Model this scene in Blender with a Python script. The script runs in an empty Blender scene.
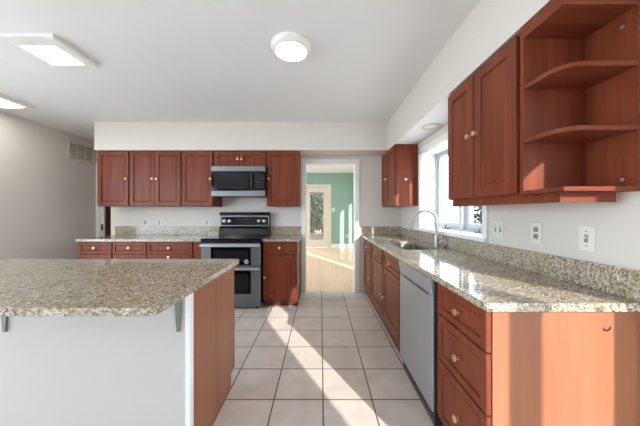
import bpy, bmesh, math, random
from mathutils import Vector, Matrix
random.seed(7)
PI = math.pi
SC = bpy.context.scene
COL = SC.collection

# ------------------------------------------------------------------ camera
CAM_Z = 1.24
cam_d = bpy.data.cameras.new('camera'); cam = bpy.data.objects.new('camera', cam_d); COL.objects.link(cam)
cam.location = (0, 0, CAM_Z); cam.rotation_euler = (PI/2, 0, 0)
cam_d.sensor_width = 36; cam_d.lens = 249/640*36
cam_d.shift_x = -0.5/640; cam_d.shift_y = -0.5/640
cam_d.clip_start = 0.02
SC.camera = cam

# ------------------------------------------------------------------ world, sun, daylight, exposure
W = bpy.data.worlds.new('World'); SC.world = W; W.use_nodes = True
bg = W.node_tree.nodes['Background']
bg.inputs[0].default_value = (0.74, 0.87, 1.0, 1); bg.inputs[1].default_value = 9.5
sun_d = bpy.data.lights.new('sun', 'SUN'); sun = bpy.data.objects.new('sun', sun_d); COL.objects.link(sun)
sun_d.energy = 9.0; sun_d.angle = math.radians(0.6); sun_d.color = (1.0, 0.95, 0.89)
sun.rotation_euler = Vector((-0.482, 0.876, -0.4265)).to_track_quat('-Z', 'Y').to_euler()
sun.location = (6, -8, 6)
def portal(name, loc, direction, sx, sy):
    d = bpy.data.lights.new(name, 'AREA'); o = bpy.data.objects.new(name, d); COL.objects.link(o)
    d.shape = 'RECTANGLE'; d.size = sx; d.size_y = sy; d.cycles.is_portal = True
    o.location = loc; o.rotation_euler = Vector(direction).to_track_quat('-Z', 'Y').to_euler()
portal('portal_patio', (1.80, -0.685, 1.1), (-1, 0, 0), 1.5, 2.0)
portal('portal_left', (-4.12, -0.25, 1.2), (1, 0, 0), 5.1, 2.1)
portal('portal_kitchen', (1.54, 2.495, 1.49), (-1, 0, 0), 1.25, 0.95)
portal('portal_next_room', (1.80, 5.9, 1.3), (-1, 0, 0), 3.6, 2.0)
portal('portal_next_room_left', (-3.15, 6.3, 1.4), (1, 0, 0), 4.0, 2.0)
VS = SC.view_settings
SC.display_settings.display_device = 'sRGB'
VS.view_transform = 'Standard'; VS.look = 'None'; VS.gamma = 1; VS.use_curve_mapping = False
VS.exposure = 0.07
CY = SC.cycles
CY.use_denoising = True
CY.max_bounces = 10; CY.diffuse_bounces = 6; CY.glossy_bounces = 4; CY.transparent_max_bounces = 12
CY.sample_clamp_indirect = 6.0; CY.caustics_reflective = False; CY.caustics_refractive = False

# ------------------------------------------------------------------ materials
def lin(r, g, b):
    f = lambda c: (c/255/12.92) if c/255 <= 0.04045 else ((c/255+0.055)/1.055)**2.4
    return (f(r), f(g), f(b), 1)
def new_mat(name):
    m = bpy.data.materials.new(name); m.use_nodes = True
    nt = m.node_tree; b = nt.nodes['Principled BSDF']
    return m, nt, b
def plain(name, rgb, rough=0.5, metal=0.0, noise=0.0, nscale=8, coat=0.0, bump=0.0, spec=0.5):
    m, nt, b = new_mat(name)
    b.inputs['Roughness'].default_value = rough; b.inputs['Metallic'].default_value = metal
    b.inputs['Coat Weight'].default_value = coat; b.inputs['Specular IOR Level'].default_value = spec
    c = lin(*rgb)
    tc = nt.nodes.new('ShaderNodeTexCoord')
    n = nt.nodes.new('ShaderNodeTexNoise'); n.inputs['Scale'].default_value = nscale; n.inputs['Detail'].default_value = 4
    nt.links.new(tc.outputs['Object'], n.inputs['Vector'])
    r = nt.nodes.new('ShaderNodeValToRGB')
    r.color_ramp.elements[0].position = 0.3; r.color_ramp.elements[1].position = 0.7
    r.color_ramp.elements[0].color = tuple(v*(1-noise) for v in c[:3])+(1,)
    r.color_ramp.elements[1].color = tuple(min(1, v*(1+noise)) for v in c[:3])+(1,)
    nt.links.new(n.outputs['Fac'], r.inputs['Fac']); nt.links.new(r.outputs['Color'], b.inputs['Base Color'])
    if bump:
        bp = nt.nodes.new('ShaderNodeBump'); bp.inputs['Strength'].default_value = bump; bp.inputs['Distance'].default_value = 0.002
        n2 = nt.nodes.new('ShaderNodeTexNoise'); n2.inputs['Scale'].default_value = 160
        nt.links.new(tc.outputs['Object'], n2.inputs['Vector'])
        nt.links.new(n2.outputs['Fac'], bp.inputs['Height']); nt.links.new(bp.outputs['Normal'], b.inputs['Normal'])
    return m
def wood(name, rgb1, rgb2, rough=0.36, along='Z', scale=1.0, coat=0.0):
    m, nt, b = new_mat(name)
    b.inputs['Roughness'].default_value = rough; b.inputs['Coat Weight'].default_value = coat; b.inputs['Coat Roughness'].default_value = 0.15; b.inputs['Specular IOR Level'].default_value = 0.2
    tc = nt.nodes.new('ShaderNodeTexCoord'); mp = nt.nodes.new('ShaderNodeMapping')
    s = {'Z': (22, 22, 1.4), 'X': (1.4, 22, 22), 'Y': (22, 1.4, 22)}[along]
    mp.inputs['Scale'].default_value = tuple(v*scale for v in s)
    nt.links.new(tc.outputs['Object'], mp.inputs['Vector'])
    n = nt.nodes.new('ShaderNodeTexNoise'); n.inputs['Scale'].default_value = 1.0; n.inputs['Detail'].default_value = 5; n.inputs['Roughness'].default_value = 0.6
    nt.links.new(mp.outputs['Vector'], n.inputs['Vector'])
    r = nt.nodes.new('ShaderNodeValToRGB')
    r.color_ramp.elements[0].position = 0.3; r.color_ramp.elements[1].position = 0.75
    r.color_ramp.elements[0].color = lin(*rgb1); r.color_ramp.elements[1].color = lin(*rgb2)
    nt.links.new(n.outputs['Fac'], r.inputs['Fac']); nt.links.new(r.outputs['Color'], b.inputs['Base Color'])
    return m
def granite(name):
    m, nt, b = new_mat(name)
    b.inputs['Roughness'].default_value = 0.07; b.inputs['Specular IOR Level'].default_value = 0.5
    tc = nt.nodes.new('ShaderNodeTexCoord')
    mp = nt.nodes.new('ShaderNodeMapping'); mp.inputs['Rotation'].default_value = (0, 0, 0.25); mp.inputs['Scale'].default_value = (0.75, 1.2, 1)
    nt.links.new(tc.outputs['Object'], mp.inputs['Vector'])
    def ramp(fac, stops):
        r = nt.nodes.new('ShaderNodeValToRGB'); e = r.color_ramp.elements
        e[0].position, e[0].color = stops[0][0], lin(*stops[0][1])
        e[1].position, e[1].color = stops[-1][0], lin(*stops[-1][1])
        for p, c in stops[1:-1]:
            k = e.new(p); k.color = lin(*c)
        nt.links.new(fac, r.inputs['Fac']); return r.outputs['Color']
    def noise(scale, detail=3, rough=0.6):
        n = nt.nodes.new('ShaderNodeTexNoise'); n.inputs['Scale'].default_value = scale; n.inputs['Detail'].default_value = detail; n.inputs['Roughness'].default_value = rough
        nt.links.new(mp.outputs['Vector'], n.inputs['Vector']); return n.outputs['Fac']
    def mix(fac, a, c):
        x = nt.nodes.new('ShaderNodeMix'); x.data_type = 'RGBA'
        nt.links.new(fac, x.inputs['Factor']); nt.links.new(a, x.inputs['A']); nt.links.new(c, x.inputs['B']); return x.outputs['Result']
    base = ramp(noise(80, 4), [(0.32, (86, 74, 56)), (0.45, (136, 122, 98)), (0.58, (176, 165, 142)), (0.72, (216, 211, 200))])
    v = nt.nodes.new('ShaderNodeTexVoronoi'); v.inputs['Scale'].default_value = 185; v.inputs['Randomness'].default_value = 1
    nt.links.new(mp.outputs['Vector'], v.inputs['Vector'])
    sep = nt.nodes.new('ShaderNodeSeparateColor'); nt.links.new(v.outputs['Color'], sep.inputs['Color'])
    cell = ramp(sep.outputs[0], [(0.0, (46, 42, 38)), (0.16, (92, 80, 64)), (0.45, (158, 144, 119)), (1.0, (222, 218, 208))])
    f = nt.nodes.new('ShaderNodeValToRGB'); f.color_ramp.elements[0].position = 0.42; f.color_ramp.elements[1].position = 0.56
    f.color_ramp.elements[0].color = (0.15,)*3+(1,); f.color_ramp.elements[1].color = (0.85,)*3+(1,)
    nt.links.new(noise(14, 2), f.inputs['Fac'])
    c1 = mix(f.outputs['Color'], base, cell)
    nt.links.new(c1, b.inputs['Base Color'])
    return m
def tile_floor(name):
    m, nt, b = new_mat(name)
    tc = nt.nodes.new('ShaderNodeTexCoord'); mp = nt.nodes.new('ShaderNodeMapping')
    P = 0.3245
    mp.inputs['Location'].default_value = (-(0.0166-P*40), -(2.299-P*40), 0)
    nt.links.new(tc.outputs['Object'], mp.inputs['Vector'])
    br = nt.nodes.new('ShaderNodeTexBrick'); br.offset = 0; br.squash = 1
    br.inputs['Scale'].default_value = 1; br.inputs['Brick Width'].default_value = P; br.inputs['Row Height'].default_value = P
    br.inputs['Mortar Size'].default_value = 0.0048; br.inputs['Mortar Smooth'].default_value = 0.1; br.inputs['Bias'].default_value = 0
    br.inputs['Color1'].default_value = lin(224, 213, 204); br.inputs['Color2'].default_value = lin(215, 203, 194); br.inputs['Mortar'].default_value = lin(100, 86, 74)
    nt.links.new(mp.outputs['Vector'], br.inputs['Vector'])
    n = nt.nodes.new('ShaderNodeTexNoise'); n.inputs['Scale'].default_value = 7; n.inputs['Detail'].default_value = 6
    nt.links.new(tc.outputs['Object'], n.inputs['Vector'])
    r = nt.nodes.new('ShaderNodeValToRGB'); r.color_ramp.elements[0].position = 0.35; r.color_ramp.elements[1].position = 0.7
    r.color_ramp.elements[0].color = (0.86, 0.85, 0.84, 1); r.color_ramp.elements[1].color = (1, 1, 1, 1)
    nt.links.new(n.outputs['Fac'], r.inputs['Fac'])
    x = nt.nodes.new('ShaderNodeMix'); x.data_type = 'RGBA'; x.blend_type = 'MULTIPLY'; x.inputs['Factor'].default_value = 1
    nt.links.new(br.outputs['Color'], x.inputs['A']); nt.links.new(r.outputs['Color'], x.inputs['B'])
    nt.links.new(x.outputs['Result'], b.inputs['Base Color'])
    bp = nt.nodes.new('ShaderNodeBump'); bp.inputs['Strength'].default_value = 0.4; bp.inputs['Distance'].default_value = 0.003; bp.invert = True
    nt.links.new(br.outputs['Fac'], bp.inputs['Height']); nt.links.new(bp.outputs['Normal'], b.inputs['Normal'])
    b.inputs['Roughness'].default_value = 0.38
    return m
def plank_floor(name):
    m, nt, b = new_mat(name)
    tc = nt.nodes.new('ShaderNodeTexCoord'); mp = nt.nodes.new('ShaderNodeMapping'); mp.inputs['Rotation'].default_value = (0, 0, PI/2)
    nt.links.new(tc.outputs['Object'], mp.inputs['Vector'])
    br = nt.nodes.new('ShaderNodeTexBrick'); br.offset = 0.37
    br.inputs['Scale'].default_value = 1; br.inputs['Brick Width'].default_value = 1.1; br.inputs['Row Height'].default_value = 0.08
    br.inputs['Mortar Size'].default_value = 0.001
    br.inputs['Color1'].default_value = lin(238, 200, 168); br.inputs['Color2'].default_value = lin(229, 189, 154); br.inputs['Mortar'].default_value = lin(170, 130, 92)
    nt.links.new(mp.outputs['Vector'], br.inputs['Vector']); nt.links.new(br.outputs['Color'], b.inputs['Base Color'])
    b.inputs['Roughness'].default_value = 0.3
    return m
def emit(name, rgb, s):
    m, nt, b = new_mat(name)
    b.inputs['Base Color'].default_value = lin(*rgb); b.inputs['Emission Color'].default_value = lin(*rgb); b.inputs['Emission Strength'].default_value = s
    return m
def glass(name):
    m = bpy.data.materials.new(name); m.use_nodes = True; nt = m.node_tree
    nt.nodes.remove(nt.nodes['Principled BSDF'])
    t = nt.nodes.new('ShaderNodeBsdfTransparent'); g = nt.nodes.new('ShaderNodeBsdfGlossy'); g.inputs['Roughness'].default_value = 0.02
    lw = nt.nodes.new('ShaderNodeLayerWeight'); lw.inputs['Blend'].default_value = 0.5
    pw = nt.nodes.new('ShaderNodeMath'); pw.operation = 'POWER'; pw.inputs[1].default_value = 5
    nt.links.new(lw.outputs['Facing'], pw.inputs[0])
    fr = nt.nodes.new('ShaderNodeMath'); fr.operation = 'MULTIPLY_ADD'; fr.inputs[1].default_value = 0.5; fr.inputs[2].default_value = 0.04
    nt.links.new(pw.outputs[0], fr.inputs[0])
    x = nt.nodes.new('ShaderNodeMixShader')
    nt.links.new(fr.outputs[0], x.inputs[0]); nt.links.new(t.outputs[0], x.inputs[1]); nt.links.new(g.outputs[0], x.inputs[2])
    nt.links.new(x.outputs[0], nt.nodes['Material Output'].inputs['Surface'])
    return m

M = dict(
    wall=plain('wall_paint', (214, 207, 198), 0.7, noise=0.012, nscale=2, bump=0.05),
    ceiling=plain('ceiling_paint', (226, 226, 226), 0.8, noise=0.01, nscale=2, bump=0.05),
    green=plain('green_paint', (136, 164, 148), 0.6, noise=0.02, nscale=2),
    white=plain('white_trim_paint', (232, 231, 228), 0.4, noise=0.01),
    barwall=plain('bar_wall_paint', (188, 184, 180), 0.55, noise=0.01, nscale=3),
    cherry=wood('cherry_wood', (99, 45, 27), (131, 66, 43)),
    cherry_h=wood('cherry_wood_horizontal', (99, 45, 27), (131, 66, 43), along='X'),
    veneer=wood('cherry_veneer', (143, 90, 65), (160, 107, 79), 0.32, scale=0.5),
    toe=plain('toe_kick_wood', (84, 40, 28), 0.5, noise=0.1),
    granite=granite('granite'),
    tile=tile_floor('ceramic_tile'),
    plank=plank_floor('oak_planks'),
    steel=plain('stainless_steel', (188, 193, 198), 0.42, 0.8, noise=0.03, nscale=3),
    steel_dark=plain('dark_stainless_steel', (124, 126, 129), 0.42, 0.8, noise=0.04, nscale=3),
    nickel=plain('brushed_nickel', (176, 176, 178), 0.4, 1.0, noise=0.02),
    brass=plain('polished_brass', (226, 190, 142), 0.3, 1.0, noise=0.02),
    black=plain('black_enamel', (20, 20, 22), 0.25, noise=0.05),
    blackglass=plain('black_glass', (10, 10, 12), 0.08, noise=0.05, spec=0.25),
    ovenglass=plain('oven_window_glass', (30, 30, 32), 0.1, noise=0.05, spec=0.25),
    rubber=plain('dark_plastic', (46, 42, 46), 0.5, noise=0.04),
    ring=plain('burner_print', (60, 60, 64), 0.2, noise=0.03),
    plate=plain('white_plastic', (226, 222, 214), 0.35, noise=0.01),
    plate_gray=plain('grey_plastic', (140, 136, 132), 0.4, noise=0.02),
    vinyl=plain('window_vinyl', (188, 192, 198), 0.35, noise=0.01),  # white frames, backlit shade put into the grey colour
    gray=plain('grey_steel_bracket', (120, 118, 116), 0.4, 0.6, noise=0.03),
    cream=plain('cream_metal', (200, 194, 178), 0.45, noise=0.02),
    ventgray=plain('vent_louvre_metal', (190, 182, 168), 0.5, noise=0.02),
    darkdoor=wood('dark_walnut_door', (48, 34, 26), (60, 42, 32), 0.4),
    lamp=emit('lamp_diffuser', (255, 253, 250), 26),
    panel_lamp=emit('panel_diffuser', (255, 254, 252), 30),
    glass=glass('window_glass'),
    door_paint=plain('warm_white_door_paint', (218, 206, 190), 0.45, noise=0.01),
    lawn=plain('tan_lawn', (150, 122, 84), 0.9, noise=0.2, nscale=2),
    basin=plain('satin_sink_steel', (112, 106, 94), 0.5, 0.5, noise=0.1, nscale=40),
    leaf=plain('leaves', (44, 52, 24), 0.6, noise=0.5, nscale=3),
    leaf_dark=plain('dark_leaves', (26, 32, 28), 0.6, noise=0.5, nscale=3),
    bark=plain('bark', (80, 66, 52), 0.8, noise=0.2),
    ground=plain('pale_bounce_ground', (208, 206, 200), 0.9, noise=0.15, nscale=2),  # pale ground, lightened to bounce daylight up to the ceiling
)

# ------------------------------------------------------------------ mesh helpers
def nb(): return bmesh.new()
def box(bm, x0, x1, y0, y1, z0, z1):
    v = [bm.verts.new((x, y, z)) for x in (x0, x1) for y in (y0, y1) for z in (z0, z1)]
    for f in ((0, 1, 3, 2), (4, 6, 7, 5), (0, 4, 5, 1), (2, 3, 7, 6), (0, 2, 6, 4), (1, 5, 7, 3)):
        bm.faces.new([v[i] for i in f])
    return bm
def bx(*a): return box(nb(), *a)
def lathe(bm, prof, center, axis=(0, 0, 1), seg=24):
    q = Vector((0, 0, 1)).rotation_difference(Vector(axis)); c = Vector(center)
    rings = []
    for r, h in prof:
        if r < 1e-6: rings.append([bm.verts.new(c + q @ Vector((0, 0, h)))])
        else: rings.append([bm.verts.new(c + q @ Vector((r*math.cos(2*PI*k/seg), r*math.sin(2*PI*k/seg), h))) for k in range(seg)])
    for a, b in zip(rings, rings[1:]):
        for k in range(seg):
            k2 = (k+1) % seg
            if len(a) == 1 and len(b) == 1: continue
            if len(a) == 1: bm.faces.new((a[0], b[k2], b[k]))
            elif len(b) == 1: bm.faces.new((a[k], a[k2], b[0]))
            else: bm.faces.new((a[k], a[k2], b[k2], b[k]))
    return bm
def tube(bm, pts, rad, seg=12):
    pts = [Vector(p) for p in pts]; n = len(pts)
    rads = rad if isinstance(rad, (list, tuple)) else [rad]*n
    t0 = (pts[1]-pts[0]).normalized()
    up = Vector((0, 0, 1)) if abs(t0.z) < 0.9 else Vector((1, 0, 0))
    nrm = t0.cross(up).normalized(); rings = []; prev = t0
    for i, p in enumerate(pts):
        t = (pts[min(i+1, n-1)]-pts[max(i-1, 0)]).normalized()
        nrm = prev.rotation_difference(t) @ nrm; prev = t
        bn = t.cross(nrm)
        rings.append([bm.verts.new(p + rads[i]*(nrm*math.cos(2*PI*k/seg)+bn*math.sin(2*PI*k/seg))) for k in range(seg)])
    for a, b in zip(rings, rings[1:]):
        for k in range(seg): bm.faces.new((a[k], a[(k+1) % seg], b[(k+1) % seg], b[k]))
    bm.faces.new(rings[0][::-1]); bm.faces.new(rings[-1])
    return bm
def rrect(x0, x1, y0, y1, r=(0, 0, 0, 0), n=6):
    """corners in order (x0,y0),(x1,y0),(x1,y1),(x0,y1)"""
    out = []
    for (cx, cy, sx, sy, a0), rr in zip(((x0, y0, 1, 1, PI), (x1, y0, -1, 1, 1.5*PI), (x1, y1, -1, -1, 0), (x0, y1, 1, -1, 0.5*PI)), r):
        if rr <= 0: out.append((cx, cy)); continue
        for k in range(n+1):
            a = a0 + k/n*PI/2
            out.append((cx+sx*rr+rr*math.cos(a), cy+sy*rr+rr*math.sin(a)))
    return out
def slab(bm, outer, z0, z1, holes=()):
    edges = []
    for loop in [outer]+list(holes):
        vs = [bm.verts.new((x, y, z0)) for x, y in loop]
        for i in range(len(vs)): edges.append(bm.edges.new((vs[i], vs[(i+1) % len(vs)])))
    g = bmesh.ops.triangle_fill(bm, use_beauty=True, use_dissolve=False, edges=edges)
    faces = [f for f in g['geom'] if isinstance(f, bmesh.types.BMFace)]
    e = bmesh.ops.extrude_face_region(bm, geom=faces)
    vs = [v for v in e['geom'] if isinstance(v, bmesh.types.BMVert)]
    bmesh.ops.translate(bm, verts=vs, vec=(0, 0, z1-z0))
    return bm
def prism(bm, pts2, axis, a0, a1):
    """polygon extruded along axis; pts2 in the other two axes (order x,y,z)"""
    def P(p, a):
        if axis == 'X': return (a, p[0], p[1])
        if axis == 'Y': return (p[0], a, p[1])
        return (p[0], p[1], a)
    A = [bm.verts.new(P(p, a0)) for p in pts2]; B = [bm.verts.new(P(p, a1)) for p in pts2]
    bm.faces.new(A[::-1]); bm.faces.new(B)
    for i in range(len(pts2)):
        j = (i+1) % len(pts2); bm.faces.new((A[i], A[j], B[j], B[i]))
    return bm
def wloc(o):
    v = Vector(o.location)
    while o.parent: o = o.parent; v += Vector(o.location)
    return v
def obj(name, bm, mat, parent=None, bevel=0.0, smooth=False, origin=None):
    bmesh.ops.recalc_face_normals(bm, faces=bm.faces)
    if parent is not None: off = wloc(parent)
    elif origin is not None: off = Vector(origin)
    else:
        lo = [min(v.co[i] for v in bm.verts) for i in range(3)]; hi = [max(v.co[i] for v in bm.verts) for i in range(3)]
        off = Vector(((lo[0]+hi[0])/2, (lo[1]+hi[1])/2, lo[2]))
    bmesh.ops.translate(bm, verts=bm.verts, vec=-off)
    me = bpy.data.meshes.new(name); bm.to_mesh(me); bm.free()
    me.materials.append(M[mat])
    o = bpy.data.objects.new(name, me); COL.objects.link(o)
    if parent is not None: o.parent = parent
    else: o.location = off
    if bevel:
        md = o.modifiers.new('bevel', 'BEVEL'); md.width = bevel; md.segments = 2; md.limit_method = 'ANGLE'; md.angle_limit = 0.7
    if smooth:
        for p in me.polygons: p.use_smooth = True
        me.set_sharp_from_angle(angle=math.radians(40))
    return o
def tag(o, label, cat, group=None):
    o['label'] = label; o['category'] = cat; o['kind'] = 'thing'
    if group: o['group'] = group
    return o
def thing(name, loc, label, cat, group=None):
    o = bpy.data.objects.new(name, None); COL.objects.link(o); o.location = loc; o.empty_display_size = 0.1
    return tag(o, label, cat, group)
def struct(name, bm, mat, parent=None, **k):
    if parent is None: k.setdefault('origin', (0, 0, 0))
    o = obj(name, bm, mat, parent, **k)
    if parent is None: o['kind'] = 'structure'
    return o
def struct_root(name, loc=(0, 0, 0)):
    o = bpy.data.objects.new(name, None); COL.objects.link(o); o.location = loc; o['kind'] = 'structure'
    return o
# panels on a vertical face: facing 'S' looks to -Y (u = x), 'W' looks to -X (u = y)
def facemap(facing, face):
    return (lambda u, z, d: (u, face-d, z)) if facing == 'S' else (lambda u, z, d: (face-d, u, z))
def panel(bm, facing, face, u0, u1, z0, z1, t=0.02, fw=0.055, recess=0.009):
    P = facemap(facing, face)
    loops = [(0, 0), (0, t-0.003), (0.003, t), (fw, t), (fw+0.002, t-0.008), (fw+0.007, t-0.011), (fw+0.016, t-0.007)]
    rings = []
    for i, d in loops:
        rings.append([bm.verts.new(P(u, z, d)) for u, z in ((u0+i, z0+i), (u1-i, z0+i), (u1-i, z1-i), (u0+i, z1-i))])
    for a, b in zip(rings, rings[1:]):
        for k in range(4): bm.faces.new((a[k], a[(k+1) % 4], b[(k+1) % 4], b[k]))
    bm.faces.new(rings[0][::-1]); bm.faces.new(rings[-1])
    return bm
def knob(parent, facing, face, u, z, r=0.0165, label=None):
    P = facemap(facing, face); ax = (0, -1, 0) if facing == 'S' else (-1, 0, 0)
    prof = [(0, 0), (0.010, 0), (0.010, 0.002), (0.005, 0.004), (0.005, 0.013), (r*0.75, 0.016), (r, 0.021), (r*0.9, 0.026), (r*0.55, 0.0285), (0, 0.029)]
    return obj('knob', lathe(nb(), prof, P(u, z, 0), ax, 16), 'brass', parent, smooth=True)
def door(parent, facing, face, u0, u1, z0, z1, kn=None, name='door', t=0.02, fw=0.055, mat='cherry'):
    d = obj(name, panel(nb(), facing, face, u0, u1, z0, z1, t, fw), mat, parent)
    if kn: knob(d, facing, face-t, kn[0], kn[1])
    return d

# ------------------------------------------------------------------ setting
H = 2.513                        # kitchen ceiling
YB = 3.86                        # back wall face
XR = 1.25                        # right wall face
XL = -4.0
CT = 0.895                       # worktop height
struct('floor', bx(XL, 1.80, -3.3, 3.915, -0.1, 0), 'tile')
struct('floor_hallway', bx(XL-.1, -3.13, 3.915, 4.6, -0.1, 0), 'tile')
struct('floor_next_room', bx(-3.13, 1.9, 3.915, 8.9, -0.1, 0), 'plank')
struct('ceiling', bx(XL-.1, 1.80, -3.3, 3.98, H, H+.1), 'ceiling')
struct('ceiling_hallway', bx(XL-.1, -3.13, 3.98, 4.6, H, H+.1), 'ceiling')
struct('ceiling_next_room', bx(-3.13, 1.9, 3.98, 8.9, 2.62, 2.72), 'ceiling')
b = nb(); box(b, XL-.1, XL, -3.3, -2.8, 0, H); box(b, XL-.1, XL, 2.3, 4.6, 0, H)
box(b, XL-.1, XL, -2.8, 2.3, 0, 0.15); box(b, XL-.1, XL, -2.8, 2.3, 2.25, H)
struct('wall_left', b, 'wall')
d = struct_root('window_7', (XL-.05, -0.25, 0.15))  # unseen window, added to throw daylight from the left onto the right side
b = nb()
for y in (-2.8, -1.12, 0.56, 2.24): box(b, XL-.08, XL-.02, y, y+.06, .15, 2.25)
box(b, XL-.08, XL-.02, -2.8, 2.3, .15, .2); box(b, XL-.08, XL-.02, -2.8, 2.3, 2.2, 2.25)
struct('window_frame', b, 'vinyl', d)
struct('pane', bx(XL-.052, XL-.048, -2.74, 2.24, .2, 2.2), 'glass', d)
DX0, DX1, DZ = -0.237, 0.541, 2.005
b = nb(); box(b, -3.25, DX0, YB, 3.98, 0, H+.2); box(b, DX1, 1.49, YB, 3.98, 0, H+.2); box(b, DX0, DX1, YB, 3.98, DZ, H+.2)
struct('wall_back', b, 'wall')
# right wall with the kitchen window opening
WY0, WY1, WZ0, WZ1 = 1.90, 3.09, 1.045, 1.965
b = nb()
box(b, XR, 1.49, 0.92, WY0, 0, H); box(b, XR, 1.49, WY1, YB, 0, H)
box(b, XR, 1.49, WY0, WY1, 0, WZ0); box(b, XR, 1.49, WY0, WY1, WZ1, H)
struct('wall_right', b, 'wall')
# breakfast corner: the wall steps out and holds a patio door
PX0, PX1 = 1.67, 1.73
b = nb()
box(b, 1.49, PX1, 0.82, 0.92, 0, H)
box(b, PX0, PX1, 0.018, 0.82, 0, H); box(b, PX0, PX1, -3.3, -1.39, 0, H)
box(b, PX0, PX1, -1.39, 0.018, 2.09, H); box(b, PX0, PX1, -0.727, -0.60, 0, 2.09)
struct('wall_right_bay', b, 'wall')
b = nb()
box(b, XL, PX0, -3.3, -3.2, 0, H)
struct('wall_rear', b, 'wall')
# hall behind the left end
b = nb(); box(b, XL, -3.935, 4.45, 4.55, 0, H); box(b, -3.3, -3.13, 4.45, 4.55, 0, H); box(b, -3.935, -3.3, 4.45, 4.55, 2.06, H)
struct('wall_hallway_end', b, 'wall')
struct('wall_hallway_side', bx(-3.25, -3.13, 3.98, 4.45, 0, H), 'wall')
# next room
YN = 8.7
b = nb()
def slit(b, x0, x1, holes, y0, y1, h):
    y = y0
    for a, c, s, t in holes:
        box(b, x0, x1, y, a, 0, h); box(b, x0, x1, a, c, 0, s); box(b, x0, x1, a, c, t, h); y = c
    box(b, x0, x1, y, y1, 0, h)
NX = 1.70
SL = [(4.40, 4.57, 0.5, 1.95), (4.72, 4.89, 0.5, 1.95), (6.74, 7.10, 0.25, 2.16), (7.29, 7.61, 0.25, 2.16)]
slit(b, NX, NX+.06, SL, 3.98, 8.82, 2.62)
struct('wall_next_room_right', b, 'green')
b = nb(); box(b, -3.13, -0.56, YN, YN+.12, 0, 2.62); box(b, 0.28, NX, YN, YN+.12, 0, 2.62); box(b, -0.56, 0.28, YN, YN+.12, 2.13, 2.62)
struct('wall_next_room_back', b, 'green')
b = nb(); slit(b, -3.13, -3.05, [(4.3, 8.3, 0.4, 2.4)], 3.98, YN, 2.62)
struct('wall_next_room_left', b, 'green')
d = struct_root('window_6', (-3.09, 6.3, 0.4))  # unseen window, added to brighten the next room
struct('pane', bx(-3.092, -3.088, 4.3, 8.3, 0.4, 2.4), 'glass', d)
struct('baseboard_next_room', bx(0.375, NX-.002, YN-.02, YN-.001, 0.001, 0.15), 'white')
struct('baseboard_left', bx(XL+.001, XL+.016, 2.31, 4.44, 0.001, 0.11), 'white')
# soffits over the cabinets
SZ = 2.118
struct('trim_1', bx(-3.18, 0.949, 3.50, YB-.001, SZ, H-.001), 'wall')
struct('trim_2', bx(0.95, XR-.001, 0.93, YB-.001, SZ+.001, H-.001), 'wall')
struct('trim_6', bx(0.95, XR-.001, 1.86, 3.185, SZ-.002, SZ+.001), 'ceiling')
# doorway casing and lining
b = nb()
box(b, DX0-.062, DX0+.006, YB-.016, YB-.001, 0.001, DZ-.006); box(b, DX1-.006, DX1+.062, YB-.016, YB-.001, 0.001, DZ-.006)
box(b, DX0-.062, DX1+.062, YB-.016, YB-.001, DZ-.006, DZ+.06)
struct('trim_3', b, 'white', bevel=0.003)
b = nb(); box(b, DX0, DX0+.012, YB, 3.98, 0.001, DZ-.012); box(b, DX1-.012, DX1, YB, 3.98, 0.001, DZ-.012); box(b, DX0, DX1, YB, 3.98, DZ-.012, DZ)
struct('trim_4', b, 'white')
b = nb(); box(b, XL+.001, -3.93, 4.43, 4.449, 0.001, 2.12); box(b, -3.935, -3.87, 4.449, 4.55, 0.001, 2.06)
struct('trim_5', b, 'white')

# kitchen window: two casements, jamb lining, sill
w = struct_root('window_1', (1.47, 2.495, WZ0))
b = nb()
box(b, XR+.001, 1.489, WY0, WY0+.012, WZ0, WZ1); box(b, XR+.001, 1.489, WY1-.012, WY1, WZ0, WZ1)
box(b, XR+.001, 1.489, WY0, WY1, WZ1-.012, WZ1); box(b, XR-.0, 1.489, WY0, WY1, WZ0, WZ0+.012)
struct('window_lining', b, 'white', w)
b = nb()
box(b, XR-.018, XR-.001, WY0-.05, WY0+.004, WZ0-.0, WZ1+.06); box(b, XR-.018, XR-.001, WY1-.004, WY1+.035, WZ0, WZ1+.06)
box(b, XR-.018, XR-.001, WY0-.05, WY1+.05, WZ1-.004, WZ1+.065)
struct('window_casing', b, 'white', w, bevel=0.003)
struct('window_sill', bx(XR-.035, XR-.001, WY0-.05, WY1+.05, WZ0-.028, WZ0+.006), 'white', w, bevel=0.004)
ymid = 2.495
b = nb(); box(b, 1.400, 1.485, ymid-.03, ymid+.03, WZ0+.012, WZ1-.012)
for (y, s) in ((WY0+.012, 1), (WY1-.012, -1)): box(b, 1.420, 1.485, min(y, y+s*.022), max(y, y+s*.022), WZ0+.012, WZ1-.012)
box(b, 1.420, 1.485, WY0+.012, WY1-.012, WZ0+.012, WZ0+.034); box(b, 1.420, 1.485, WY0+.012, WY1-.012, WZ1-.026, WZ1-.012)
struct('window_frame', b, 'vinyl', w)
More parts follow.
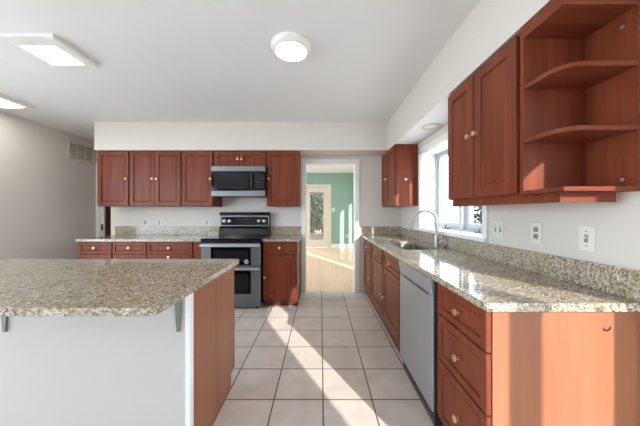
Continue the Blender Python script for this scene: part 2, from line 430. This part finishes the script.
for (a, c) in ((WY0+.036, ymid-.032), (ymid+.032, WY1-.036)):
    z0, z1 = WZ0+.036, WZ1-.028
    b = nb(); s = 0.052
    box(b, 1.440, 1.480, a, a+s, z0, z1); box(b, 1.440, 1.480, c-s, c, z0, z1); box(b, 1.440, 1.480, a+s, c-s, z0, z0+s); box(b, 1.440, 1.480, a+s, c-s, z1-.035, z1)
    sash = struct('sash', b, 'vinyl', w)
    struct('pane', bx(1.458, 1.462, a+s, c-s, z0+s, z1-.035), 'glass', sash)
    yc = (a+c)/2
    cr = nb(); box(cr, 1.385, 1.419, yc-.05, yc+.05, WZ0+.013, WZ0+.026)
    tube(cr, [(1.395, yc-.01, WZ0+.026), (1.385, yc-.03, WZ0+.05), (1.380, yc-.07, WZ0+.058)], 0.006, 8)
    struct('crank_handle', cr, 'gray', w)
# patio door panes (daylight behind the camera)
d = struct_root('door_2', (1.70, -0.685, 0))
for (a, c) in ((-1.39, -0.727), (-0.60, 0.018)):
    b = nb(); s = 0.0
    box(b, 1.69, 1.71, a, c, 2.07, 2.09); box(b, 1.69, 1.71, a, c, 0.0, 0.08)
    fr = struct('door_frame', b, 'vinyl', d)
    struct('pane', bx(1.698, 1.702, a, c, 0.08, 2.07), 'glass', fr)
for i, (a, c, s, t) in enumerate(SL):
    d = struct_root('window_%d' % (i+2), (NX, (a+c)/2, s))
    struct('pane', bx(NX+.028, NX+.032, a, c, s, t), 'glass', d)
# French door of the next room
d = struct_root('door_1', (-0.14, YN, 0))
b = nb(); box(b, -0.56, -0.37, YN+.03, YN+.07, 0.02, 2.12); box(b, 0.10, 0.28, YN+.03, YN+.07, 0.02, 2.12)
box(b, -0.37, 0.10, YN+.03, YN+.07, 0.02, 0.50); box(b, -0.37, 0.10, YN+.03, YN+.07, 1.89, 2.12)
struct('door_leaf', b, 'door_paint', d)
b = nb()
for k in range(8): box(b, -0.352+k*.060, -0.342+k*.060, YN+.004, YN+.028, 0.30, 1.90)
box(b, -0.39, 0.12, YN+.004, YN+.028, 1.90, 1.94)
struct('vertical_blind', b, 'plate_gray', d)
struct('pane', bx(-0.37, 0.10, YN+.045, YN+.05, 0.50, 1.89), 'glass', d)
b = nb(); box(b, -0.65, -0.56, YN-.02, YN-.001, 0.001, 2.22); box(b, 0.28, 0.37, YN-.02, YN-.001, 0.001, 2.22); box(b, -0.56, 0.28, YN-.02, YN-.001, 2.13, 2.22)
struct('door_casing', b, 'door_paint', d)
b = lathe(nb(), [(0, 0), (.025, 0), (.025, .006), (.01, .01), (.01, .04), (.028, .05), (.028, .065), (0, .075)], (0.20, YN+.03, 1.0), (0, -1, 0), 16)
struct('door_handle', b, 'brass', d, smooth=True)
# dark door at the end of the hall
d = struct_root('door_3', (-3.58, 4.5, 0))
struct('door_leaf', bx(-3.869, -3.301, 4.48, 4.52, 0.01, 2.05), 'darkdoor', d)
struct('strike_plate', bx(-3.915, -3.885, 4.443, 4.449, 0.92, 1.03), 'black', d)

# ------------------------------------------------------------------ outside
struct('ground_outside', bx(-14, 26, -20, 8.9, -0.5, -0.12), 'ground')
struct('lawn_outside', bx(-14, 26, 8.9, 40, -0.5, -0.12), 'lawn')
def tree(name, x, y, h, r, zc, n, mat, label, seed, size=0.09):
    rnd = random.Random(seed)
    t = thing(name, (x, y, -0.12), label, 'tree', 'trees outside the windows')
    obj('trunk', tube(nb(), [(x, y, -.12), (x+.05, y, zc*.6), (x-.03, y+.05, zc)], [.10, .07, .04], 8), 'bark', t)
    b = nb()
    for _ in range(n):
        while True:
            p = Vector((rnd.uniform(-1, 1), rnd.uniform(-1, 1), rnd.uniform(-1, 1)))
            if 0.25 < p.length < 1: break
        c = Vector((x+p.x*r, y+p.y*r, zc+p.z*h/2)); s = size*rnd.uniform(.6, 1.4)
        u = Vector((rnd.gauss(0, 1), rnd.gauss(0, 1), rnd.gauss(0, 1))).normalized(); v = u.orthogonal().normalized()
        b.faces.new([b.verts.new(c+u*s), b.verts.new(c+v*s*.5), b.verts.new(c-u*s), b.verts.new(c-v*s*.5)])
    obj('foliage', b, mat, t)
tree('tree', 5.5, 8.5, 3.4, 0.75, 1.9, 2600, 'leaf_dark', 'dark leafy tree seen through the right sash of the kitchen window', 1)
tree('tree', -0.95, 13.2, 4.2, 1.4, 2.0, 6000, 'leaf', 'green tree seen through the left of the glazed door in the next room', 2, 0.12)
tree('tree', 0.9, 16.5, 4.6, 1.9, 2.0, 7000, 'leaf_dark', 'darker tree seen through the right of the glazed door in the next room', 3, 0.12)

# ------------------------------------------------------------------ island
IX0, IX1, IY0, IY1 = -2.55, -0.63, 1.215, 1.83
t = thing('kitchen_island', ((IX0+IX1)/2, 1.52, 0), 'kitchen island base with white bar wall and wood end panel', 'kitchen island')
obj('bar_wall', bx(IX0, IX1-.030, IY0, IY0+.02, 0.001, CT-.032), 'barwall', t)
b = nb(); box(b, IX1-.029, IX1-.014, IY0-.006, IY0+.02, 0.001, CT-.032); box(b, IX1-.014, IX1, IY0-.01, IY0+.024, 0.001, CT-.032)
obj('corner_trim', b, 'white', t, bevel=0.003)
b = nb(); prism(b, [(IY0+.025, .001), (IY1-.075, .001), (IY1-.075, .1), (IY1-.022, .1), (IY1-.022, CT-.032), (IY0+.025, CT-.032)], 'X', IX1-.019, IX1-.001)
obj('end_panel', b, 'veneer', t)
obj('carcass', bx(IX0, IX1-.02, IY0+.021, IY1-.022, 0.1, CT-.032), 'cherry', t)
obj('toe_kick', bx(IX0, IX1-.021, IY0+.025, IY1-.08, 0.001, 0.099), 'white', t)
n = 4; wd = (IX1-IX0)/n
for k in range(n):
    b = nb(); P0 = IX0+k*wd+.004; P1 = IX0+(k+1)*wd-(.004 if k < n-1 else .001)
    box(b, P0, P1, IY1-.0215, IY1, 0.105, CT-.04)
    dd = obj('door', b, 'cherry', t, bevel=0.003)
    b = lathe(nb(), [(0, 0), (.01, 0), (.005, .004), (.005, .013), (.0145, .02), (.013, .026), (0, .029)], ((P0+P1)/2, IY1, 0.6), (0, 1, 0), 14)
    obj('knob', b, 'brass', dd, smooth=True)
ct = obj('island_countertop', slab(nb(), rrect(-2.62, -0.599, 0.90, 1.851, (0, .025, .02, 0)), CT-.031, CT), 'granite', bevel=0.005)
tag(ct, 'speckled granite slab on top of the kitchen island', 'countertop')
for x, lab in ((-1.535, 'grey steel bracket under the island top at the left edge of the photo'), (-0.69, 'grey steel bracket under the island top beside the wood end panel')):
    b = nb()
    prism(b, [(x-.021, CT-.034), (x+.021, CT-.034), (x+.008, CT-.235), (x-.008, CT-.235)], 'Y', IY0-.010, IY0-.002)
    box(b, x-.019, x+.019, IY0-.25, IY0-.002, CT-.042, CT-.033)
    tag(obj('support_bracket', b, 'gray', bevel=0.002), lab, 'bracket', 'steel brackets under the island top')

# ------------------------------------------------------------------ back run: base cabinets
FB = 3.25       # face frame plane of back base cabinets
GB = 'base cabinets along the back wall'
def base_back(x0, x1, label, fronts):
    t = thing('base_cabinet', ((x0+x1)/2, 3.55, 0), label, 'cabinet', GB)
    obj('carcass', bx(x0+.001, x1-.001, FB, YB-.002, 0.1, CT-.033), 'cherry', t)
    obj('toe_kick', bx(x0+.001, x1-.001, FB+.06, YB-.03, 0.001, 0.099), 'toe', t)
    for kind, u0, u1, z0, z1, ku, kz in fronts:
        door(t, 'S', FB, u0, u1, z0, z1, (ku, kz) if ku is not None else None, kind, fw=0.032 if kind == 'drawer' else 0.05)
    return t
ZD0, ZD1 = 0.705, 0.852
base_back(-3.15, -2.706, 'dark cherry base cabinet at the left end of the back wall run', [('drawer', -3.143, -2.713, ZD0, ZD1, -2.93, .78), ('door', -3.143, -2.713, .13, .695, -2.76, .40)])
base_back(-2.706, -2.257, 'dark cherry base cabinet, middle of the three left of the range', [('drawer', -2.699, -2.262, ZD0, ZD1, -2.48, .78), ('door', -2.699, -2.262, .13, .695, -2.65, .40)])
base_back(-2.257, -1.53, 'wide dark cherry base cabinet directly left of the range', [('drawer', -2.250, -1.668, ZD0, ZD1, -1.96, .78), ('drawer', -2.250, -1.668, .625, .695, -1.96, .66), ('drawer', -2.250, -1.668, .38, .615, -1.96, .5), ('drawer', -2.250, -1.668, .13, .37, -1.96, .25)])
base_back(-0.752, -0.305, 'cherry base cabinet between the range and the doorway', [('drawer', -.747, -.314, ZD0, ZD1, -.53, .78), ('door', -.747, -.314, .13, .695, -.725, .40)])
for x0, x1, lab in ((-3.17, -1.526, 'granite countertop on the base cabinets left of the range'), (-0.757, -0.268, 'short granite countertop between the range and the doorway')):
    t = thing('granite_countertop', ((x0+x1)/2, 3.53, CT-.032), lab, 'countertop', 'granite countertops along the walls')
    obj('slab', slab(nb(), rrect(x0, x1, 3.21, YB-.002, (.01, .01, 0, 0), 3), CT-.032, CT), 'granite', t, bevel=0.004)
    obj('backsplash', bx(x0, x1-(.03 if x1 > -1 else 0), YB-.022, YB-.002, CT+.0005, CT+.132), 'granite', t, bevel=0.002)

# ------------------------------------------------------------------ back run: wall cabinets
FU = 3.55
GU = 'wall cabinets along the back wall'
def upper_back(x0, x1, z0, label, doors, z1=SZ-.002):
    t = thing('wall_cabinet', ((x0+x1)/2, 3.7, z0), label, 'cabinet', GU)
    obj('carcass', bx(x0+.001, x1-.001, FU, YB-.002, z0, z1), 'cherry', t)
    for u0, u1, ku in doors:
        door(t, 'S', FU, u0, u1, z0+.008, z1-.008, (ku, (z0+z1)/2-.005))
    return t
ZU = 1.327
upper_back(-3.17, -2.716, ZU, 'single-door cherry wall cabinet at the far left of the back wall', [(-3.163, -2.725, -2.752)])
upper_back(-2.716, -1.977, ZU, 'double-door cherry wall cabinet between two single-door ones left of the microwave', [(-2.708, -2.352, -2.38), (-2.348, -1.985, -2.32)])
upper_back(-1.977, -1.524, ZU, 'single-door cherry wall cabinet directly left of the microwave', [(-1.968, -1.532, -1.558)])
upper_back(-1.524, -0.766, 1.889, 'short two-door cherry cabinet above the microwave', [(-1.51, -1.147, -1.172), (-1.141, -0.778, -1.116)])
upper_back(-0.766, -0.30, ZU, 'single-door cherry wall cabinet between the microwave and the doorway', [(-.757, -.308, -.735)])

# ------------------------------------------------------------------ range
t = thing('range', (-1.142, 3.48, 0), 'stainless double-oven electric range with black glass top', 'stove')
RX0, RX1 = -1.52, -0.763
obj('body', bx(RX0+.003, RX1-.003, 3.20, YB-.03, 0.06, 0.885), 'black', t)
obj('cooktop', bx(RX0, RX1, 3.15, YB-.03, 0.886, 0.908), 'blackglass', t, bevel=0.004)
for (x, y, r) in ((-1.33, 3.33, .10), (-.95, 3.33, .085), (-1.33, 3.62, .075), (-.95, 3.62, .10)):
    obj('burner_ring', lathe(nb(), [(r-.005, .9085), (r-.005, .9092), (r, .9092), (r, .9085)], (x, y, 0), seg=32), 'ring', t)
obj('front_rail', bx(RX0, RX1, 3.165, 3.20, 0.85, 0.885), 'black', t)
def oven_door(z0, z1, w0, w1, hz):
    b = bx(RX0+.002, RX1-.002, 3.165, 3.199, z0, z1)
    dd = obj('oven_door', b, 'steel_dark', t, bevel=0.004)
    obj('oven_window', bx(-1.395, -.885, 3.160, 3.1645, w0, w1), 'blackglass', dd, bevel=0.002)
    obj('inner_window', bx(-1.36, -.92, 3.158, 3.1598, w0+.035, w1-.035), 'ovenglass', dd)
    b = nb(); box(b, RX0+.004, RX1-.004, 3.112, 3.135, hz-.014, hz+.016)
    for x in (RX0+.03, RX1-.05): box(b, x, x+.02, 3.135, 3.165, hz-.012, hz+.012)
    obj('handle', b, 'steel', dd, bevel=0.006)
    return dd
du = oven_door(0.565, 0.848, 0.575, 0.80, 0.823)
oven_door(0.10, 0.558, 0.205, 0.50, 0.528)
obj('badge', lathe(nb(), [(0, 0), (.030, 0), (.028, .006), (0, .008)], (-0.94, 3.158, 0.615), (0, -1, 0), 20), 'steel', du, smooth=True)
obj('kick_panel', bx(RX0+.004, RX1-.004, 3.19, 3.21, 0.03, 0.097), 'steel_dark', t)
for x in (RX0+.06, RX1-.06): obj('foot', lathe(nb(), [(0, .001), (.018, .001), (.018, .03), (0, .03)], (x, 3.235, 0), seg=12), 'black', t)
b = nb(); prism(b, [(3.70, .909), (YB-.01, .909), (YB-.01, 1.235), (3.765, 1.235), (3.755, 1.03), (3.73, 1.0)], 'X', RX0+.003, RX1-.003)
bgd = obj('backguard', b, 'black', t, bevel=0.003)
obj('control_frame', bx(RX0+.01, RX1-.01, 3.750, 3.7545, 1.035, 1.195), 'steel_dark', bgd, bevel=0.002)
obj('control_panel', bx(RX0+.03, RX1-.03, 3.746, 3.7495, 1.05, 1.175), 'blackglass', bgd)
obj('display', bx(-1.22, -1.06, 3.7445, 3.7458, 1.09, 1.15), 'ovenglass', bgd)
for x in (-1.445, -1.365, -.925, -.845):
    obj('knob', lathe(nb(), [(0, 0), (.027, 0), (.024, .02), (.02, .022), (0, .022)], (x, 3.745, 1.112), (0, -1, 0), 18), 'nickel', bgd, smooth=True)
b = nb(); tube(b, [(RX0+.0, 3.765, 1.222), (RX1-.0, 3.765, 1.222)], 0.024, 12)
obj('top_roll', b, 'black', bgd, smooth=True)

# ------------------------------------------------------------------ microwave
t = thing('microwave', (-1.145, 3.65, 1.46), 'stainless and black microwave mounted over the range', 'microwave')
MX0, MX1 = -1.521, -0.769
obj('body', bx(MX0+.002, MX1-.002, 3.50, YB-.003, 1.462, 1.884), 'black', t)
obj('door_glass', bx(MX0, -.925, 3.462, 3.499, 1.545, 1.812), 'blackglass', t, bevel=0.003)
obj('window', bx(-1.475, -1.0, 3.459, 3.4615, 1.575, 1.785), 'ovenglass', t)
obj('control_panel', bx(-.922, MX1, 3.462, 3.499, 1.545, 1.812), 'blackglass', t, bevel=0.003)
for r in range(4):
    for c in range(3):
        obj('button', bx(-.90+c*.04, -.875+c*.04, 3.4605, 3.4618, 1.585+r*.036, 1.603+r*.036), 'rubber', t)
obj('display', bx(-.90, -.79, 3.4605, 3.4618, 1.745, 1.785), 'ovenglass', t)
obj('handle', tube(nb(), [(-.95, 3.462, 1.575), (-.95, 3.435, 1.59), (-.95, 3.43, 1.68), (-.95, 3.435, 1.765), (-.95, 3.462, 1.78)], 0.009, 8), 'black', t, smooth=True)
obj('top_trim', bx(MX0, MX1, 3.460, 3.499, 1.814, 1.884), 'steel_dark', t, bevel=0.003)
obj('bottom_trim', bx(MX0, MX1, 3.460, 3.499, 1.468, 1.543), 'steel_dark', t, bevel=0.003)

# ------------------------------------------------------------------ right run: base
FR = 0.668
GR = 'base cabinets along the window wall'
def base_right(y0, y1, label, fronts, extra=None):
    t = thing('base_cabinet', (0.95, (y0+y1)/2, 0), label, 'cabinet', GR)
    b = nb(); a, c, zt = y0+.001, y1-.001, CT-.033
    box(b, FR, FR+.02, a, c, 0.1, zt); box(b, XR-.02, XR-.002, a, c, 0.1, zt)
    box(b, FR+.02, XR-.02, a, a+.018, 0.1, zt); box(b, FR+.02, XR-.02, c-.018, c, 0.1, zt); box(b, FR+.02, XR-.02, a+.018, c-.018, 0.1, 0.12)
    obj('carcass', b, 'cherry', t)
    obj('toe_kick', bx(FR+.03, XR-.03, y0+.001, y1-.001, 0.001, 0.099), 'toe', t)
    for kind, u0, u1, z0, z1, ku, kz in fronts:
        door(t, 'W', FR, u0, u1, z0, z1, (ku, kz) if ku is not None else None, kind, fw=0.036 if kind == 'drawer' else 0.055)
    return t
t = base_right(0.990, 1.425, 'cherry three-drawer cabinet at the near end of the right run', [('drawer', .975, 1.372, .692, .858, 1.165, .773), ('drawer', .975, 1.372, .446, .684, 1.165, .560), ('drawer', .975, 1.372, .12, .438, 1.165, .275)])
obj('end_panel', bx(FR+.004, XR-.002, 0.972, 0.989, 0.001, CT-.033), 'veneer', t)
obj('panel_hook', tube(nb(), [(1.108, .972, .783), (1.108, .962, .783), (1.112, .958, .79), (1.118, .960, .80)], 0.0025, 6), 'black', t)
base_right(2.03, 3.19, 'wide cherry base cabinet under the sink beside the dishwasher', [('drawer', 2.05, 2.57, .692, .852, 2.31, .765), ('drawer', 2.62, 3.17, .692, .852, 2.88, .765), ('door', 2.05, 2.575, .17, .682, 2.535, .375), ('door', 2.605, 3.17, .17, .682, 2.645, .375)])
base_right(3.19, 3.855, 'cherry base cabinet in the far corner by the doorway', [('drawer', 3.225, 3.69, .692, .852, 3.45, .765), ('door', 3.225, 3.69, .17, .682, 3.265, .375)])
# dishwasher
t = thing('dishwasher', (0.95, 1.73, 0), 'stainless dishwasher between the drawers and the sink cabinet', 'dishwasher')
obj('tub', bx(0.69, XR-.03, 1.43, 2.027, 0.07, CT-.035), 'rubber', t)
obj('door_panel', bx(0.645, 0.688, 1.437, 2.022, 0.085, 0.755), 'steel', t, bevel=0.004)
b = nb(); prism(b, [(.645, .757), (.689, .757), (.689, .855), (.638, .855), (.635, .845)], 'Y', 1.437, 2.022)
obj('control_strip', b, 'steel', t, bevel=0.003)
b = nb(); prism(b, [(.641, .744), (.6445, .744), (.6445, .7565), (.637, .7565)], 'Y', 1.50, 1.92)
obj('pocket_handle', b, 'steel_dark', t)
obj('kick_plate', bx(0.672, 0.69, 1.437, 2.022, 0.001, 0.08), 'rubber', t)
obj('side_gasket', bx(0.655, 0.69, 1.427, 1.4365, 0.02, .85), 'rubber', t)

# right countertop with the sink cut-out
SX0, SX1, SY0, SY1 = 0.775, 1.115, 2.31, 2.95
t = thing('granite_countertop', (0.94, 2.4, CT-.032), 'long granite countertop under the window holding the sink', 'countertop', 'granite countertops along the walls')
obj('slab', slab(nb(), rrect(0.63, XR-.002, 0.945, YB-.002, (.02, 0, 0, .01)), CT-.032, CT, [rrect(SX0, SX1, SY0, SY1, (.05,)*4)]), 'granite', t, bevel=0.004)
obj('backsplash', bx(XR-.024, XR-.002, 0.945, YB-.025, CT+.0005, CT+.118), 'granite', t, bevel=0.002)
obj('backsplash', bx(0.64, XR-.002, YB-.024, YB-.002, CT+.0005, CT+.130), 'granite', t, bevel=0.002)
# sink
t = thing('kitchen_sink', (0.945, 2.63, CT-.22), 'stainless undermount sink sunk in the granite below the window', 'sink')
b = nb(); rings = []
for (e, z) in ((.02, CT-.034), (-.001, CT-.034), (-.003, CT-.04), (-.012, CT-.20), (-.03, CT-.215), (-.15, CT-.22)):
    rr = max(.02, .05+e*.5)
    rings.append([b.verts.new((x, y, z)) for x, y in rrect(SX0-e, SX1+e, SY0-e, SY1+e, (rr,)*4)])
for a, c in zip(rings, rings[1:]):
    for k in range(len(a)): b.faces.new((a[k], a[(k+1) % len(a)], c[(k+1) % len(a)], c[k]))
b.faces.new(rings[-1])
o = obj('basin', b, 'basin', t, smooth=True)
obj('drain', lathe(nb(), [(0, .001), (.045, .001), (.042, .004), (.03, .002), (0, .002)], (.945, 2.63, CT-.22), seg=20), 'nickel', t, smooth=True)
# faucet
FX, FY = 1.165, 2.50
t = thing('kitchen_faucet', (FX, FY, CT), 'brushed nickel gooseneck faucet standing behind the sink', 'faucet')
obj('base', lathe(nb(), [(0, .001), (.028, .001), (.028, .006), (.022, .012), (.022, .07), (.020, .11), (.015, .13), (0, .13)], (FX, FY, CT), seg=20), 'nickel', t, smooth=True)
pts = [(FX, FY, CT+.12), (FX, FY, CT+.255)]
R_ = 0.108
for k in range(1, 12):
    a = k/11*PI*0.93
    pts.append((FX-R_+R_*math.cos(a), FY, CT+.255+R_*math.sin(a)))
obj('spout', tube(nb(), pts, 0.0125, 14), 'nickel', t, smooth=True)
e = Vector(pts[-1]); dv = (Vector(pts[-1])-Vector(pts[-2])).normalized(); dv = (dv+Vector((-.25, 0, 0))).normalized()
obj('spray_head', tube(nb(), [e, e+dv*.03, e+dv*.10, e+dv*.125], [.013, .0165, .023, .022], 14), 'nickel', t, smooth=True)
obj('lever', tube(nb(), [(FX+.015, FY, CT+.075), (FX+.05, FY-.012, CT+.095), (FX+.052, FY-.03, CT+.16)], [.011, .009, .006], 10), 'nickel', t, smooth=True)
obj('holder_pin', tube(nb(), [(FX-.01, FY, CT+.225), (FX-.035, FY-.005, CT+.245)], 0.005, 8), 'nickel', t)
t = thing('soap_dispenser', (1.185, 2.40, CT), 'small dark soap dispenser just right of the faucet base', 'soap dispenser')
obj('base', lathe(nb(), [(0, .001), (.022, .001), (.02, .014), (.012, .018), (.012, .03), (0, .03)], (1.185, 2.40, CT), seg=16), 'gray', t, smooth=True)
obj('pump_spout', tube(nb(), [(1.185, 2.40, CT+.028), (1.185, 2.40, CT+.05), (1.165, 2.40, CT+.056), (1.125, 2.40, CT+.048)], .007, 8), 'nickel', t, smooth=True)

# ------------------------------------------------------------------ right run: wall cabinets
FX_ = 0.965                     # face frame plane
t = thing('wall_cabinet', (1.1, 1.525, ZU), 'two-door cherry wall cabinet over the right countertop', 'cabinet', 'wall cabinets on the window wall')
ZW0 = 1.328
obj('carcass', bx(FX_, XR-.002, 1.181, 1.852, ZW0, SZ-.002), 'cherry', t)
zk = 1.24+ .49
door(t, 'W', FX_, 1.205, 1.532, ZW0+.004, 2.096, (1.508, 1.718), fw=.062)
door(t, 'W', FX_, 1.546, 1.850, ZW0+.004, 2.096, (1.575, 1.718), fw=.062)
obj('light_rail', bx(FX_+.015, FX_+.033, 1.181, 1.85, 1.282, ZW0-.001), 'cherry_h', t)
t = thing('wall_cabinet', (1.1, 3.5, ZU), 'cherry wall cabinet in the far right corner by the window', 'cabinet', 'wall cabinets on the window wall')
obj('carcass', bx(FX_, XR-.002, 3.19, YB-.002, ZU, SZ-.002), 'cherry', t)
door(t, 'W', FX_, 3.20, 3.575, ZU+.006, SZ-.01, (3.552, 1.715))
door(t, 'W', FX_, 3.585, 3.85, ZU+.006, SZ-.01, (3.607, 1.715))
obj('side_hook', lathe(nb(), [(0, 0), (.016, 0), (.016, .004), (.006, .006), (.006, .018), (0, .02)], (1.095, 3.19, 1.665), (0, -1, 0), 12), 'plate', t, smooth=True)
# open corner shelf unit
t = thing('corner_shelf_unit', (1.1, 1.075, ZU), 'open cherry end shelf unit with curved shelves beside the two-door cabinet', 'shelf')
SU0, SU1, SX = 0.97, 1.178, 0.947
obj('side_panel', bx(SX, XR-.014, SU1-.016, SU1, ZW0-.004, SZ-.002), 'cherry', t)
obj('back_panel', bx(XR-.013, XR-.002, SU0, SU1, ZW0-.004, SZ-.002), 'cherry', t)
obj('top_panel', bx(SX, XR-.014, SU0, SU1-.017, 2.052, SZ-.002), 'cherry_h', t)
for z in (1.832, 1.581):
    out = rrect(SX+.002, XR-.014, SU0, SU1-.017, (.085, 0, 0, 0), 10)
    obj('shelf', slab(nb(), out, z-.019, z), 'cherry_h', t, bevel=0.002)
obj('shelf', bx(SX+.002, XR-.014, SU0, SU1-.017, ZW0-.004, ZW0+.014), 'cherry_h', t, bevel=0.002)
b = nb(); box(b, SX+.03, SX+.048, SU0+.045, SU1, 1.282, ZW0-.005); box(b, SX+.048, 1.205, SU0+.045, SU0+.063, 1.282, ZW0-.005)
obj('light_rail', b, 'cherry_h', t)
for z in (1.375, 2.00):
    obj('screw', lathe(nb(), [(0, 0), (.008, 0), (.007, .003), (0, .004)], (XR-.013, 1.02, z), (-1, 0, 0), 12), 'nickel', t, smooth=True)

# ------------------------------------------------------------------ switches and outlets
def wall_plate(name, pos, facing, w, h, label, cat, devices):
    x, y, z = pos
    t = thing(name, pos, label, cat, 'switch and outlet plates')
    face = y if facing == 'S' else x; u = x if facing == 'S' else y
    P = facemap(facing, face)
    def fb(u0, u1, z0, z1, d0, d1):
        a, c = P(u0, z0, d0), P(u1, z1, d1)
        return bx(min(a[0], c[0]), max(a[0], c[0]), min(a[1], c[1]), max(a[1], c[1]), z0, z1)
    obj('plate', fb(u-w/2, u+w/2, z-h/2, z+h/2, .0015, .007), 'plate', t, bevel=0.002)
    for kind, du in devices:
        if kind == 'toggle':
            obj('toggle_frame', fb(u+du-.008, u+du+.008, z-.018, z+.018, .0071, .009), 'plate_gray', t)
            obj('toggle', fb(u+du-.004, u+du+.004, z-.002, z+.012, .0091, .02), 'plate', t)
            for s in (-1, 1): obj('screw', fb(u+du-.003, u+du+.003, z+s*.034-.003, z+s*.034+.003, .0071, .0085), 'plate_gray', t)
        elif kind == 'outlet':
            for s in (-1, 1): obj('receptacle', fb(u+du-.015, u+du+.015, z+s*.02-.014, z+s*.02+.014, .0071, .010), 'plate_gray', t, bevel=0.003)
        elif kind == 'gray':
            obj('rocker', fb(u+du-.017, u+du+.017, z-.034, z+.034, .0071, .010), 'plate_gray', t, bevel=0.002)
wall_plate('light_switch', (XR, 1.745, 1.122), 'W', .10, .115, 'white double switch plate on the right wall next to the window', 'switch', [('toggle', -.023), ('toggle', .023)])
wall_plate('power_outlet', (XR, 1.437, 1.122), 'W', .072, .118, 'white plate with grey outlet on the right wall, between the two switches', 'outlet', [('outlet', 0)])
wall_plate('light_switch', (XR, 1.165, 1.118), 'W', .070, .118, 'white single switch plate on the right wall under the open shelves', 'switch', [('toggle', 0)])
wall_plate('power_outlet', (-2.70, YB, 1.085), 'S', .07, .115, 'wall plate with grey rocker left of the other plates on the back wall', 'outlet', [('gray', -.01)])
wall_plate('power_outlet', (-2.50, YB, 1.085), 'S', .085, .115, 'white outlet plate on the back wall, second from the left end', 'outlet', [('outlet', 0)])
wall_plate('power_outlet', (-1.76, YB, 1.085), 'S', .07, .115, 'white outlet plate on the back wall close to the range', 'outlet', [('outlet', 0)])
wall_plate('light_switch', (0.45, YN, 1.34), 'S', .09, .14, 'white switch plate on the green wall beside the glazed door', 'switch', [('toggle', 0)])
wall_plate('power_outlet', (0.93, YN, 0.42), 'S', .08, .12, 'white outlet low on the green wall of the next room', 'outlet', [('outlet', 0)])

# vent on the left wall
t = thing('wall_vent', (XL, 4.15, 2.11), 'three-section return air vent high on the left wall', 'vent')
b = nb(); x0, x1 = XL+.001, XL+.014
vy0, vy1, vz0, vz1 = 3.94, 4.37, 2.10, 2.38
ys = [vy0 + k*(vy1-vy0-.025)/3 for k in range(4)]
for y in ys: box(b, x0, x1, y, y+.025, vz0, vz1)
for k in range(3):
    box(b, x0, x1, ys[k]+.025, ys[k+1], vz0, vz0+.025); box(b, x0, x1, ys[k]+.025, ys[k+1], vz1-.025, vz1)
obj('frame', b, 'cream', t)
for k in range(3):
    b = nb(); n = 12
    for i in range(n):
        z = vz0+.028+(vz1-vz0-.056)*i/n
        prism(b, [(x0+.001, z+.012), (x0+.003, z+.014), (x0+.012, z+.004), (x0+.010, z+.002)], 'Y', ys[k]+.026, ys[k+1]-.001)
    box(b, x0, x0+.001, ys[k]+.026, ys[k+1]-.001, vz0+.026, vz1-.026)
    obj('louvre', b, 'ventgray', t)

# ------------------------------------------------------------------ ceiling lights
t = thing('ceiling_light', (-0.225, 1.90, H), 'round white flush ceiling light, lit', 'light')
obj('housing', lathe(nb(), [(0, -.001), (.150, -.001), (.152, -.016), (.146, -.034), (.134, -.046), (.118, -.050), (.116, -.044), (0, -.042)], (-.225, 1.90, H), seg=48), 'white', t, smooth=True)
obj('diffuser', lathe(nb(), [(0, -.0425), (.115, -.0445), (.112, -.049), (.09, -.052), (0, -.053)], (-.225, 1.90, H), seg=48), 'lamp', t, smooth=True)
def square_light(x0, y0, label):
    x1, y1 = x0+.38, y0+.366
    t = thing('ceiling_light', ((x0+x1)/2, (y0+y1)/2, H), label, 'light', 'square panel ceiling lights')
    zb = H-.024
    lx0, lx1, ly0, ly1 = x0+.028, x0+.288, y0+.096, y0+.336
    b = nb()
    box(b, x0, x1, y0, y1, H-.012, H-.001)
    box(b, x0, x1, y0, ly0, zb, H-.0121); box(b, x0, x1, ly1, y1, zb, H-.0121); box(b, x0, lx0, ly0, ly1, zb, H-.0121); box(b, lx1, x1, ly0, ly1, zb, H-.0121)
    obj('frame', b, 'white', t)
    obj('trim_strip', bx(lx1+.035, x1+.004, y0, y1, zb-.010, zb-.0005), 'white', t, bevel=0.002)
    obj('diffuser', bx(lx0+.001, lx1-.001, ly0+.001, ly1-.001, zb+.001, zb+.006), 'panel_lamp', t)
square_light(-2.286, 1.77, 'square white panel ceiling light, nearer one at the upper left')
square_light(-3.806, 2.63, 'square white panel ceiling light farther back near the left wall')
t = thing('recessed_light', (1.125, 2.53, SZ-.003), 'unlit round recessed light under the soffit above the sink', 'light')
obj('trim_ring', lathe(nb(), [(.062, -.001), (.095, -.001), (.092, -.008), (.066, -.010), (.062, -.004)], (1.125, 2.53, SZ-.003), seg=32), 'cream', t, smooth=True)
obj('lens', lathe(nb(), [(0, -.0015), (.061, -.0015), (.061, -.003), (0, -.006)], (1.125, 2.53, SZ-.003), seg=32), 'plate', t, smooth=True)
